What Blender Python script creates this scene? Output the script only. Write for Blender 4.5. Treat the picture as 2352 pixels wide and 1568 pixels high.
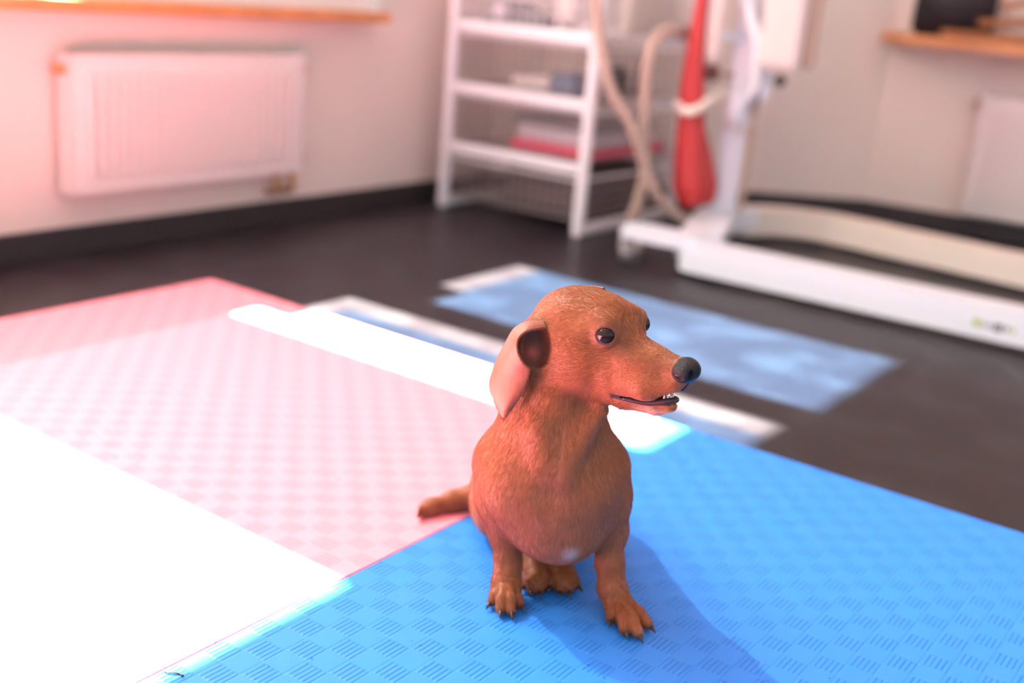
import bpy, bmesh, math, random
import numpy as np
from mathutils import Vector, Matrix
random.seed(7); rng = np.random.default_rng(7)
scene = bpy.context.scene
for o in list(bpy.data.objects): bpy.data.objects.remove(o)

# ------------------------------------------------------------------ camera
FPX = 2690.0; CX, CY = 1176.0, 784.0; MAT_TOP = 0.012; CAMH = 0.6036 + MAT_TOP
def _n(v): return v / np.linalg.norm(v)
_A = _n(np.array([1990., -650., FPX])); _B = _n(np.array([-3976., -1184., FPX]))
_U = _n(np.cross(_A, _B)); _Y = _n(_A - (_A @ _U) * _U); _X = _n(np.cross(_Y, _U))
RW = np.array([_X, _Y, _U])                     # camera (right, down, forward) -> world
CAMP = np.array([0, 0, CAMH])
def ray(px, py): return RW @ np.array([px - CX, py - CY, FPX])
def fl(px, py, z=0.0):                          # a point of the photo at height z
    d = ray(px, py); return Vector(CAMP + d * (z - CAMH) / d[2])
def onplane(px, py, p, nrm):                    # a point of the photo on a vertical plane
    d = ray(px, py); n_ = np.array(nrm); return Vector(CAMP + d * (((np.array(p) - CAMP) @ n_) / (d @ n_)))
cam = bpy.data.cameras.new('camera'); camo = bpy.data.objects.new('camera', cam)
scene.collection.objects.link(camo); scene.camera = camo
cam.sensor_width = 36; cam.lens = FPX / 2352 * 36; cam.clip_start = 0.02
m = np.eye(4); m[:3, 0] = RW[:, 0]; m[:3, 1] = -RW[:, 1]; m[:3, 2] = -RW[:, 2]; m[:3, 3] = CAMP
camo.matrix_world = Matrix(m.tolist())
cam.dof.use_dof = True; cam.dof.focus_distance = 1.065; cam.dof.aperture_fstop = 2.3

# ------------------------------------------------------------------ light and exposure
w = bpy.data.worlds.new('world'); scene.world = w; w.use_nodes = True
bgn = w.node_tree.nodes['Background']; bgn.inputs[0].default_value = (0.93, 0.95, 1.0, 1); bgn.inputs[1].default_value = 1.0
sun = bpy.data.lights.new('sun', 'SUN'); sun.energy = 112; sun.angle = math.radians(0.8); sun.color = (1.0, 0.95, 0.86)
suno = bpy.data.objects.new('sun', sun); scene.collection.objects.link(suno)
SUN_DIR = Vector((1.0, 0.0, -1.0)).normalized()
suno.rotation_euler = (-SUN_DIR).to_track_quat('Z', 'Y').to_euler(); suno.location = (-4, 1, 4)
vs = scene.view_settings; vs.view_transform = 'Standard'; vs.look = 'None'; vs.gamma = 1; vs.use_curve_mapping = False
vs.exposure = 0.5

# ------------------------------------------------------------------ helpers
COL = scene.collection
def link(o, parent=None):
    COL.objects.link(o)
    if parent is not None: o.parent = parent
    return o
def tag(o, label=None, cat=None, group=None, kind=None):
    if label: o['label'] = label
    if cat: o['category'] = cat
    if group: o['group'] = group
    if kind: o['kind'] = kind
    return o
def empty(name, loc, rz=0, label=None, cat=None, group=None):
    o = bpy.data.objects.new(name, None); o.empty_display_size = 0.05
    o.location = loc; o.rotation_euler = (0, 0, rz); link(o); return tag(o, label, cat, group)

def mat(name, col, rough=0.5, spec=0.5, metal=0.0, bump=0.0, bscale=60, var=0.0, sub=0.0, coat=0.0):
    mm = bpy.data.materials.new(name); mm.use_nodes = True; nt = mm.node_tree; N = nt.nodes; L = nt.links
    b = N['Principled BSDF']; b.inputs['Base Color'].default_value = (*col, 1); b.inputs['Roughness'].default_value = rough
    b.inputs['Specular IOR Level'].default_value = spec; b.inputs['Metallic'].default_value = metal
    if coat: b.inputs['Coat Weight'].default_value = coat
    if sub:
        b.inputs['Subsurface Weight'].default_value = sub; b.inputs['Subsurface Radius'].default_value = (0.004, 0.0015, 0.001); b.inputs['Subsurface Scale'].default_value = 1
    tc = N.new('ShaderNodeTexCoord'); nz = N.new('ShaderNodeTexNoise'); nz.inputs['Scale'].default_value = bscale; nz.inputs['Detail'].default_value = 5
    L.new(tc.outputs['Object'], nz.inputs['Vector'])
    if var:
        rmp = N.new('ShaderNodeValToRGB'); rmp.color_ramp.elements[0].position = 0.3; rmp.color_ramp.elements[1].position = 0.7
        rmp.color_ramp.elements[0].color = (*[c * (1 - var) for c in col], 1); rmp.color_ramp.elements[1].color = (*[min(1, c * (1 + var)) for c in col], 1)
        L.new(nz.outputs['Fac'], rmp.inputs['Fac']); L.new(rmp.outputs['Color'], b.inputs['Base Color'])
    if bump:
        bp = N.new('ShaderNodeBump'); bp.inputs['Strength'].default_value = bump; bp.inputs['Distance'].default_value = 0.002
        L.new(nz.outputs['Fac'], bp.inputs['Height']); L.new(bp.outputs['Normal'], b.inputs['Normal'])
    return mm

class MB:                                       # collects shapes, builds ONE mesh object
    def __init__(s): s.bm = bmesh.new()
    def box(s, a, b, bev=0.0):
        a = Vector(a); b = Vector(b); c = (a + b) / 2; d = b - a
        r = bmesh.ops.create_cube(s.bm, size=1, matrix=Matrix.Translation(c) @ Matrix.Diagonal((abs(d.x), abs(d.y), abs(d.z), 1)))
        if bev:
            es = list({e for v in r['verts'] for e in v.link_edges}); bmesh.ops.bevel(s.bm, geom=es, offset=bev, segments=2, affect='EDGES')
        return s
    def obox(s, mtx, dims, bev=0.0):
        r = bmesh.ops.create_cube(s.bm, size=1, matrix=mtx @ Matrix.Diagonal((*dims, 1)))
        if bev:
            es = list({e for v in r['verts'] for e in v.link_edges}); bmesh.ops.bevel(s.bm, geom=es, offset=bev, segments=3, affect='EDGES')
        return s
    def bar(s, p, q, wd, ht, bev=0.0, up=(0, 0, 1)):     # rectangular bar from p to q
        p = Vector(p); q = Vector(q); d = q - p; x = d.normalized(); y = Vector(up).cross(x).normalized(); z = x.cross(y)
        mt = Matrix(((x.x, y.x, z.x, 0), (x.y, y.y, z.y, 0), (x.z, y.z, z.z, 0), (0, 0, 0, 1)))
        return s.obox(Matrix.Translation((p + q) / 2) @ mt, (d.length, wd, ht), bev)
    def tube(s, pts, r, seg=10, cap=True):
        pts = [Vector(p) for p in pts]; n_ = len(pts); rs = r if hasattr(r, '__len__') else [r] * n_
        rings = []; prev = None
        for i, p in enumerate(pts):
            t = (pts[min(i + 1, n_ - 1)] - pts[max(i - 1, 0)]).normalized()
            ref = prev if prev is not None else (Vector((0, 0, 1)) if abs(t.z) < 0.9 else Vector((1, 0, 0)))
            u = (ref - t * ref.dot(t)).normalized(); prev = u; v = t.cross(u)
            rings.append([s.bm.verts.new(p + (u * math.cos(a) + v * math.sin(a)) * rs[i]) for a in [2 * math.pi * k / seg for k in range(seg)]])
        for a, b in zip(rings, rings[1:]):
            for k in range(seg): s.bm.faces.new((a[k], a[(k + 1) % seg], b[(k + 1) % seg], b[k]))
        if cap: s.bm.faces.new(rings[0][::-1]); s.bm.faces.new(rings[-1])
        return s
    def prism(s, pts, z0, z1, bev=0.0):          # outline in xy
        lo = [s.bm.verts.new((p[0], p[1], z0)) for p in pts]; hi = [s.bm.verts.new((p[0], p[1], z1)) for p in pts]; k = len(pts)
        fs = [s.bm.faces.new(lo[::-1]), s.bm.faces.new(hi)] + [s.bm.faces.new((lo[i], lo[(i + 1) % k], hi[(i + 1) % k], hi[i])) for i in range(k)]
        if bev: bmesh.ops.bevel(s.bm, geom=list(fs[1].edges), offset=bev, segments=3, affect='EDGES')
        return s
    def ball(s, c, rad, rot=None, u=20, v=12):
        mt = Matrix.Translation(c) @ (rot.to_4x4() if rot else Matrix.Identity(4)) @ Matrix.Diagonal((*rad, 1))
        bmesh.ops.create_uvsphere(s.bm, u_segments=u, v_segments=v, radius=1, matrix=mt); return s
    def build(s, name, m_, parent=None, smooth=False, mtx=None):
        bmesh.ops.recalc_face_normals(s.bm, faces=s.bm.faces)
        me = bpy.data.meshes.new(name)
        if mtx is not None: bmesh.ops.transform(s.bm, matrix=mtx, verts=s.bm.verts)
        s.bm.to_mesh(me); s.bm.free(); me.materials.append(m_)
        if smooth:
            for p in me.polygons: p.use_smooth = True
        o = bpy.data.objects.new(name, me); link(o, parent); return o
def spline(pts, n=8):                            # Catmull-Rom
    P = [Vector(p) for p in pts]; P = [2 * P[0] - P[1]] + P + [2 * P[-1] - P[-2]]; out = []
    for i in range(1, len(P) - 2):
        for k in range(n):
            t = k / n; a, b, c, d = P[i - 1], P[i], P[i + 1], P[i + 2]
            out.append(0.5 * ((2 * b) + (c - a) * t + (2 * a - 5 * b + 4 * c - d) * t * t + (3 * b - a - 3 * c + d) * t ** 3))
    out.append(P[-2]); return out

# ------------------------------------------------------------------ materials
M = {}
M['wall'] = mat('wall_paint', (0.74, 0.65, 0.59), 0.8, 0.2, bump=0.05, bscale=150)
M['floor'] = mat('black_rubber', (0.022, 0.020, 0.022), 0.38, 0.17)
M['skirt'] = mat('black_skirting', (0.03, 0.024, 0.026), 0.5)
M['ceil'] = mat('ceiling_paint', (0.82, 0.81, 0.79), 0.9, 0.1)
M['wood'] = mat('orange_wood', (0.62, 0.27, 0.10), 0.4, bscale=12, var=0.15)
M['rad'] = mat('radiator_enamel', (0.74, 0.69, 0.66), 0.35)
M['frame'] = mat('window_frame_white', (0.85, 0.85, 0.83), 0.4)
M['brass'] = mat('brass', (0.55, 0.30, 0.12), 0.35, metal=0.7)
M['dark'] = mat('dark_plastic', (0.03, 0.028, 0.03), 0.5)
M['white'] = mat('white_enamel', (0.70, 0.76, 0.82), 0.3)
M['cream'] = mat('cream_plastic', (0.72, 0.66, 0.58), 0.5)
M['taupe'] = mat('taupe_plastic', (0.42, 0.34, 0.26), 0.5)
M['red'] = mat('red_vinyl', (0.50, 0.035, 0.035), 0.45)
M['card'] = mat('cardboard', (0.36, 0.155, 0.06), 0.8, bscale=20, var=0.1)
M['bag'] = mat('black_fabric', (0.012, 0.009, 0.011), 0.75)
M['wire'] = mat('white_wire', (0.80, 0.80, 0.82), 0.35)
M['greywire'] = mat('grey_wire', (0.34, 0.29, 0.28), 0.4, metal=0.2)
M['grey'] = mat('grey_plastic', (0.22, 0.21, 0.22), 0.5)
M['lgrey'] = mat('pale_grey_fabric', (0.62, 0.58, 0.62), 0.8)
M['pinkp'] = mat('magenta_plastic', (0.80, 0.08, 0.17), 0.45)
M['blueg'] = mat('slate_blue_plastic', (0.12, 0.17, 0.24), 0.5)
M['hose'] = mat('beige_hose', (0.44, 0.34, 0.28), 0.5)
M['ivory'] = mat('ivory_paper', (0.68, 0.64, 0.60), 0.8)

# floor: fine checker studs as bump, faint scuffs
def floor_mat():
    mm = M['floor']; nt = mm.node_tree; N = nt.nodes; L = nt.links; b = N['Principled BSDF']
    tc = N.new('ShaderNodeTexCoord')
    v = N.new('ShaderNodeTexVoronoi'); v.inputs['Scale'].default_value = 160; v.inputs['Randomness'].default_value = 0.2
    nz = N.new('ShaderNodeTexNoise'); nz.inputs['Scale'].default_value = 9; nz.inputs['Detail'].default_value = 8
    L.new(tc.outputs['Object'], v.inputs['Vector']); L.new(tc.outputs['Object'], nz.inputs['Vector'])
    bp = N.new('ShaderNodeBump'); bp.inputs['Strength'].default_value = 0.35; bp.inputs['Distance'].default_value = 0.001
    L.new(v.outputs['Distance'], bp.inputs['Height']); L.new(bp.outputs['Normal'], b.inputs['Normal'])
    r = N.new('ShaderNodeValToRGB'); r.color_ramp.elements[0].position = 0.45; r.color_ramp.elements[1].position = 0.8
    r.color_ramp.elements[0].color = (0.021, 0.017, 0.020, 1); r.color_ramp.elements[1].color = (0.042, 0.040, 0.044, 1)
    L.new(nz.outputs['Fac'], r.inputs['Fac']); L.new(r.outputs['Color'], b.inputs['Base Color'])
floor_mat()

CELL = 1.0 / 37
def mat_mat(name, col, dark):
    """foam mat: checkerboard of flat cells and cells with ridges running along y"""
    mm = bpy.data.materials.new(name); mm.use_nodes = True; nt = mm.node_tree; N = nt.nodes; L = nt.links
    b = N['Principled BSDF']; b.inputs['Roughness'].default_value = 0.55; b.inputs['Specular IOR Level'].default_value = 0.35
    tc = N.new('ShaderNodeTexCoord'); sep = N.new('ShaderNodeSeparateXYZ'); L.new(tc.outputs['Object'], sep.inputs[0])
    def mth(op, a, bb=None, c=None):
        n_ = N.new('ShaderNodeMath'); n_.operation = op
        for i, x in enumerate((a, bb, c)):
            if x is None: continue
            if isinstance(x, (int, float)): n_.inputs[i].default_value = x
            else: L.new(x, n_.inputs[i])
        return n_.outputs[0]
    X = mth('DIVIDE', sep.outputs[0], CELL); Y = mth('DIVIDE', sep.outputs[1], CELL)
    px = mth('FLOOR', X); py = mth('FLOOR', Y)
    par = mth('ABSOLUTE', mth('MODULO', mth('ADD', px, py), 2.0))          # 0 / 1
    fx = mth('FRACT', X); fy = mth('FRACT', Y)
    # ridges: 5 across the cell, ends fade inside the cell
    rid = mth('PINGPONG', mth('MULTIPLY', fx, 5.0), 0.5)                   # 0..0.5
    ridm = mth('SMOOTH_MIN', mth('MULTIPLY', rid, 3.2), 1.0, 0.3)
    ey = mth('MINIMUM', fy, mth('SUBTRACT', 1.0, fy)); ends = mth('MINIMUM', mth('MULTIPLY', ey, 9.0), 1.0)
    ridge = mth('MULTIPLY', mth('MULTIPLY', ridm, ends), par)
    # grooves between columns
    ex = mth('MINIMUM', fx, mth('SUBTRACT', 1.0, fx)); col_gr = mth('MINIMUM', mth('MULTIPLY', ex, 14.0), 1.0)
    flat = mth('MULTIPLY', mth('SUBTRACT', 1.0, par), 0.75)
    hgt = mth('MULTIPLY', mth('ADD', ridge, flat), mth('ADD', mth('MULTIPLY', col_gr, 0.6), 0.4))
    bp = N.new('ShaderNodeBump'); bp.inputs['Strength'].default_value = 0.55; bp.inputs['Distance'].default_value = 0.0011
    L.new(hgt, bp.inputs['Height'])
    nz = N.new('ShaderNodeTexNoise'); nz.inputs['Scale'].default_value = 35; nz.inputs['Detail'].default_value = 6; L.new(tc.outputs['Object'], nz.inputs['Vector'])
    bp2 = N.new('ShaderNodeBump'); bp2.inputs['Strength'].default_value = 0.12; bp2.inputs['Distance'].default_value = 0.001
    L.new(nz.outputs['Fac'], bp2.inputs['Height']); L.new(bp.outputs['Normal'], bp2.inputs['Normal']); L.new(bp2.outputs['Normal'], b.inputs['Normal'])
    # groove shade put into the colour between the ridges, small dark specks
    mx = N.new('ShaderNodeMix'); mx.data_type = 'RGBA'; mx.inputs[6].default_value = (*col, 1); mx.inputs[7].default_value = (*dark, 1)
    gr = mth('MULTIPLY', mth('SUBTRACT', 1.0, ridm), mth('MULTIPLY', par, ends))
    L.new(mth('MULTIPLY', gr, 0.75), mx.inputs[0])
    sp = N.new('ShaderNodeTexNoise'); sp.inputs['Scale'].default_value = 120; sp.inputs['Detail'].default_value = 2; L.new(tc.outputs['Object'], sp.inputs['Vector'])
    spm = mth('GREATER_THAN', sp.outputs['Fac'], 0.745)
    mx2 = N.new('ShaderNodeMix'); mx2.data_type = 'RGBA'; L.new(mx.outputs[2], mx2.inputs[6]); mx2.inputs[7].default_value = (*[c * 0.35 for c in dark], 1)
    L.new(mth('MULTIPLY', spm, 0.6), mx2.inputs[0]); L.new(mx2.outputs[2], b.inputs['Base Color'])
    return mm
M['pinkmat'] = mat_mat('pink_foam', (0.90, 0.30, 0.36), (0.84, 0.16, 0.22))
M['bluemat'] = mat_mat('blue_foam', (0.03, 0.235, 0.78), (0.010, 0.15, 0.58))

def film_mat(name, trans, diff, tint, tcol):
    mm = bpy.data.materials.new(name); mm.use_nodes = True; nt = mm.node_tree; N = nt.nodes; L = nt.links
    N.remove(N['Principled BSDF']); out = N['Material Output']
    t = N.new('ShaderNodeBsdfTransparent'); t.inputs[0].default_value = (*[c * trans for c in tint], 1)
    d = N.new('ShaderNodeBsdfTranslucent'); d.inputs[0].default_value = (*[c * diff for c in tcol], 1)
    a = N.new('ShaderNodeAddShader'); L.new(t.outputs[0], a.inputs[0]); L.new(d.outputs[0], a.inputs[1]); L.new(a.outputs[0], out.inputs[0]); return mm
M['sheer'] = film_mat('sheer_blind', 0.125, 0.50, (0.95, 0.97, 1.0), (1, 0.98, 0.95))
M['film'] = film_mat('blue_window_film', 0.96, 0.04, (0.55, 0.78, 1.0), (0.8, 0.9, 1.0))

# ------------------------------------------------------------------ room shell
SK = 0.055
XW = fl(0, 540, SK).x                                     # inner face of the left wall
pc = fl(1122, 394, SK); YC = pc.y                         # first corner of the bay
m1 = fl(1721, 439, SK); m2 = fl(2000, 459, SK)
dmid = (m2 - m1); dmid.z = 0; dmid.normalize()
# corner = left plane x=XW meets the middle wall line
tt = (XW - m1.x) / dmid.x; CORN = Vector((XW, m1.y + dmid.y * tt, 0))
K2 = fl(1985, 458, SK); K2 = m1 + dmid * ((K2 - m1).dot(dmid)); K2.z = 0
a3 = math.atan2(dmid.y, dmid.x) - math.radians(36); d3 = Vector((math.cos(a3), math.sin(a3), 0))
N_L = Vector((1, 0, 0)); N_M = Vector((dmid.y, -dmid.x, 0)); N_R = Vector((d3.y, -d3.x, 0))
END3 = K2 + d3 * 4.2
ZC = 2.6
fm = MB(); fm.prism([(XW - .2, -3.0), (4.2, -3.0), (END3.x + .2, END3.y + .1), (K2.x, K2.y + .25), (CORN.x - .2, CORN.y + .1)], -0.05, 0)
o = fm.build('floor', M['floor']); o['kind'] = 'structure'
fm = MB(); fm.prism([(XW - .2, -1.2), (END3.x + .2, -1.2), (END3.x + .2, END3.y + .1), (K2.x, K2.y + .25), (CORN.x - .2, CORN.y + .1)], ZC, ZC + .05)
o = fm.build('ceiling', M['ceil']); o['kind'] = 'structure'

def wall_along(name, p, q, nrm, th=0.16):                  # thickness lies outside the room
    d = (q - p); ln = d.length; sgn = 1 if Vector((-d.y, d.x, 0)).dot(Vector(nrm)) < 0 else -1
    b_ = MB().box((0, 0, 0), (ln, th * sgn, ZC))
    o = b_.build(name, M['wall']); o.location = (p.x, p.y, 0); o.rotation_euler = (0, 0, math.atan2(d.y, d.x)); o['kind'] = 'structure'; return o
wall_along('wall_back', CORN, K2, N_M); wall_along('wall_right', K2, END3, N_R)

# left wall with its windows.  tan(sun elevation) = 1, so a floor x is a height on the glass plane
XG = XW - 0.03
SILL_Z = 0.49
def zs(x): return x - XG
lw = MB()
YA, YB = -0.75, 2.36                                       # opening
TOPZ = 2.42
for a_, b_ in (((XW - .16, -1.2, 0), (XW, CORN.y + .02, SILL_Z)), ((XW - .16, -1.2, SILL_Z), (XW, YA, ZC)),
               ((XW - .16, YB, SILL_Z), (XW, CORN.y + .02, ZC)), ((XW - .16, YA, TOPZ), (XW, YB, ZC))):
    lw.box(a_, b_)
o = lw.build('wall_left', M['wall']); o['kind'] = 'structure'
# window: solid frame members at the heights and places the daylight shows on the floor
wf = MB(); T0, T1 = XG - 0.010, XG + 0.010
def fr(y0, y1, z0, z1): wf.box((T0, y0, z0), (T1, y1, z1))
zb = SILL_Z + 0.001
fr(YA, YA + .04, zb, TOPZ - .001); fr(1.355, 1.42, zb, zs(-1.60)); fr(1.42, 1.50, zb, zs(-1.45)); fr(1.50, 1.635, zb, zs(-1.52))
fr(1.355, 1.635, 1.98, TOPZ - .001); fr(1.635, 1.745, zb, TOPZ - .001); fr(1.745, YB, zs(-0.585), TOPZ - .001)
fr(1.745, 1.86, zb, zs(-1.40)); fr(1.86, 2.14, zb, zs(-1.475)); fr(2.14, YB, zb, zs(-.585)); fr(1.50, 1.635, zs(-.60), 1.98)
o = wf.build('window_1', M['frame']); o['kind'] = 'structure'; win = o
def pane(name, y0, y1, z0, z1, m_, parent):
    return MB().box((XG - .006, y0, z0), (XG - .004, y1, z1)).build(name, m_, parent)
pane('blind', YA + .04, 0.801, zs(-0.715), TOPZ - .002, M['sheer'], win)     # blind lowered half way
pane('blind', 0.80, 1.356, zb, TOPZ - .002, M['sheer'], win)
pane('blind', 1.355, 1.502, zs(-0.68), 1.979, M['sheer'], win)
pane('frosted_film', 1.50, 1.572, zs(-1.45), zs(-0.60), M['film'], win)
pane('frosted_film', 1.745, 2.14, zs(-1.40), zs(-0.585), M['film'], win)

def skirting(name, p, q, nrm):
    n_ = Vector(nrm); b_ = MB(); t = 0.012
    b_.prism([(p.x, p.y), (q.x, q.y), (q.x + n_.x * t, q.y + n_.y * t), (p.x + n_.x * t, p.y + n_.y * t)], 0.0, SK)
    o = b_.build(name, M['skirt']); o['kind'] = 'structure'
skirting('baseboard_left', Vector((XW, -1.2, 0)), CORN, N_L); skirting('baseboard_back', CORN, K2, N_M); skirting('baseboard_right', K2, END3, N_R)

# ------------------------------------------------------------------ mats
def foam_mat(x0, y0, m_, label):
    b_ = MB(); b_.box((0, 0, 0), (1, 1, MAT_TOP), 0.0015)
    o = b_.build('foam_mat', m_); o.location = (x0, y0, 0)
    tag(o, label, 'mat'); return o
MX, MY = -0.7365, 0.4855
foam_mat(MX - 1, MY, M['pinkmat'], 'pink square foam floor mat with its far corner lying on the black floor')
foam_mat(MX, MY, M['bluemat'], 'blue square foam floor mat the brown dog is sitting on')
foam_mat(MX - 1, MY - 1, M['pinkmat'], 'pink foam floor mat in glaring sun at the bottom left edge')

hq = spline([fl(a, b, MAT_TOP + .0012) for a, b in ((378, 1519), (372, 1532), (382, 1543), (398, 1545), (412, 1546), (420, 1551))], 5)
tag(MB().tube(hq, [.0003 + .0008 * i / len(hq) for i in range(len(hq))], 6).build('lint_thread', M['dark']), 'thin dark curled thread lying on the blue mat near its bottom left', 'thread')
# ------------------------------------------------------------------ window sill of the left window
SX = XW + 0.075
pa = onplane(300, 30, (SX, 0, 0), (1, 0, 0)); pb = onplane(905, 30, (SX, 0, 0), (1, 0, 0))
sz = onplane(450, 38, (SX, 0, 0), (1, 0, 0)).z
o = MB().box((XW - .02, -0.9, sz), (SX, pb.y, sz + .024), .006).build('trim_1', M['wood']); o['kind'] = 'structure'

# ------------------------------------------------------------------ panel radiator builder: local x along the wall, y out of the wall, z up
def radiator(loc, rz, wd, ht, label, mirror=False, ribs=22):
    t = empty('panel_radiator', loc, rz, label, 'radiator')
    f = MB(); f.box((0, .045, 0), (wd, .056, ht), .005)
    pit = (wd - .05) / ribs
    for k in range(ribs):
        x = .025 + pit * k
        f.box((x + pit * .22, .056, .035), (x + pit * .72, .068, ht - .035), .003)
    f.build('front_panel', M['rad'], t)
    MB().box((.01, .012, .01), (wd - .01, .024, ht - .01), .004).build('back_panel', M['rad'], t)
    g = MB(); g.box((0, .012, ht - .012), (wd, .06, ht), .002)
    for k in range(int(wd / .03)): g.box((.01 + k * .03, .018, ht - .004), (.016 + k * .03, .054, ht + .002))
    g.build('top_grille', M['rad'], t)
    for x in (0, wd): MB().box((x - .002, .012, .004), (x + .002, .058, ht - .004)).build('side_panel', M['rad'], t)
    for x in (wd * .15, wd * .85): MB().box((x - .015, .0012, .04), (x + .015, .014, ht - .04)).build('wall_bracket', M['rad'], t)
    xs = (wd + .005, -.005)
    for q, (x, z) in enumerate(((xs[0], ht - .03), (xs[1], ht - .035), (xs[1], .03))):
        sgn = 1 if x > wd / 2 else -1
        MB().tube([(x - .01 * sgn, .036, z), (x + .018 * sgn, .036, z)], .010, 10).build('plug', M['brass'], t, True)
    xv = wd - .035 if not mirror else .035
    for dx in (-.025, .025): MB().tube([(xv + dx, .036, .004), (xv + dx, .036, -.045), (xv + dx, .010, -.05), (xv + dx, .002, -.05)], .008, 8).build('pipe', M['brass'], t, True)
    return t
# left radiator: fitted from its corners on the wall
RP = (XW + .06, 0, 0)
c_tl = onplane(165, 133, RP, (1, 0, 0)); c_tr = onplane(705, 121, RP, (1, 0, 0)); c_bl = onplane(170, 447, RP, (1, 0, 0)); c_br = onplane(692, 402, RP, (1, 0, 0))
zb_ = (c_bl.z + c_br.z) / 2; zt_ = (c_tl.z + c_tr.z) / 2; y0_ = (c_tl.y + c_bl.y) / 2; y1_ = (c_tr.y + c_br.y) / 2
# local x must run toward -y so that local y points into the room (+x): rotate by -90 deg
radiator((XW, y1_, zb_), -math.pi / 2, y1_ - y0_, zt_ - zb_, 'white panel radiator on the left wall under the long wooden window sill', mirror=True)
# right radiator on the right wall
angR = math.atan2(d3.y, d3.x)
def onR(px, py, off): return onplane(px, py, (K2.x + N_R.x * off, K2.y + N_R.y * off, 0), tuple(N_R))
r_t = onR(2245, 217, .06); r_b = onR(2214, 492, .06)
along = ((r_t + r_b) / 2 - K2).dot(d3)
pr = K2 + d3 * along
# here local x runs along d3 and local y must be N_R; N_R is d3 turned by -90, so flip by using the far end as origin
WR = 0.9
rr = radiator((pr.x + d3.x * WR, pr.y + d3.y * WR, r_b.z), angR + math.pi, WR, r_t.z - r_b.z, 'white panel radiator at the right edge below the shelf ledge', mirror=True, ribs=26)
# wooden ledge on the right wall
l0 = onR(2003, 90, .16); lt = onR(2003, 66, .16)
a0 = (l0 - K2).dot(d3); zl = onR(2200, 113, .16).z
lm = MB(); P0 = K2 + d3 * a0
out = [P0 + N_R * .001, P0 + N_R * .05, P0 + d3 * .03 + N_R * .10, P0 + d3 * .10 + N_R * .145, P0 + d3 * .25 + N_R * .17, P0 + d3 * 1.6 + N_R * .17, P0 + d3 * 1.6 + N_R * .001]
lm.prism([(p.x, p.y) for p in out], zl, zl + .028, .006)
o = lm.build('trim_2', M['wood']); o['kind'] = 'structure'
ztop = zl + .028
# black bag and cardboard boards on the ledge
def onL(px, off): 
    p = onR(px, 60, off); return (p - K2).dot(d3)
s0 = onL(2098, .055); s1 = onL(2280, .055)
def RF(a, b, z): return K2 + d3 * a + N_R * b + Vector((0, 0, z))
RM = Matrix(((d3.x, N_R.x, 0, K2.x), (d3.y, N_R.y, 0, K2.y), (0, 0, 1, 0), (0, 0, 0, 1)))
t = empty('handbag', RF((s0 + s1) / 2, .055, ztop), 0, 'black bag standing on the wooden ledge at the upper right', 'bag')
RML = Matrix(((d3.x, N_R.x, 0, 0), (d3.y, N_R.y, 0, 0), (0, 0, 1, 0), (0, 0, 0, 1)))
bb = MB(); hw = (s1 - s0) / 2
bb.obox(Matrix.Translation((0, 0, .075)), (hw * 2, .078, .15), .012); bb.build('body', M['bag'], t, True, RML)
MB().tube(spline([(-hw * .5, 0, .145), (-hw * .4, 0, .21), (hw * .4, 0, .21), (hw * .5, 0, .145)]), .007, 8).build('handle', M['bag'], t, True, RML)
MB().box((-hw * .9, -.0405, .10), (hw * .9, .0405, .106), .001).build('zip', M['dark'], t, False, RML)
q0 = onL(2170, .11)
for k, (da, tilt, zz, lab, ln) in enumerate(((0.0, .0, .006, 'brown cardboard folder lying lowest on the wooden ledge beside the black bag', .5), (.05, .10, .042, 'brown cardboard folder sloping across the lower folder on the ledge', .45), (.10, .30, .088, 'narrow brown board leaning steeply on top of the folders on the ledge', .42))):
    a_ = q0 + da + .045 * (k > 0); mt = RM @ Matrix.Translation((a_, .138, ztop + zz)) @ Matrix.Rotation(-tilt, 4, 'Y')
    b_ = MB().obox(mt @ Matrix.Translation((ln / 2, -.01, .006)), (ln, .056 - .002 * k, (.022, .020, .016)[k]), .004)
    tag(b_.build('cardboard_folder', M['card']), lab, 'folder')

# ------------------------------------------------------------------ white frame with wire baskets
PL = fl(1016, 474); PR = fl(1325, 544); SY = (PL.y + PR.y) / 2; SX0, SX1 = PL.x, PR.x; SD = 0.50; SH = 0.86
def onS(px, py, y=None): return onplane(px, py, (0, SY if y is None else y, 0), (0, 1, 0))
zr = [onS(1340, 90).z, onS(1328, 241).z, onS(1318, 388).z]
zbot = onS(1312, 508).z
PW = .027
t = empty('basket_rack', ((SX0 + SX1) / 2, SY, 0), 0, 'tall white metal rack holding wire baskets beside the left radiator', 'rack')
T = Matrix.Translation(-Vector(t.location))
for x in (SX0, SX1):
    for y in (SY, SY + SD): MB().box((x - PW / 2, y - PW / 2, 0), (x + PW / 2, y + PW / 2, SH), .006).build('post', M['wire'], t, False, T)
for z in zr + [zr[0] + (zr[0] - zr[1])]:
    for y in (SY, SY + SD): MB().box((SX0 + PW / 2, y - .006, z - .014), (SX1 - PW / 2, y + .008, z + .014), .004).build('rail', M['wire'], t, False, T)
for x in (SX0, SX1): MB().box((x - .012, SY + PW / 2, .004), (x + .012, SY + SD - PW / 2, .030), .004).build('foot_bar', M['wire'], t, False, T)
for x in (SX0, SX1): MB().box((x - .012, SY + PW / 2, SH - .025), (x + .012, SY + SD - PW / 2, SH), .004).build('top_bar', M['wire'], t, False, T)
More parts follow.
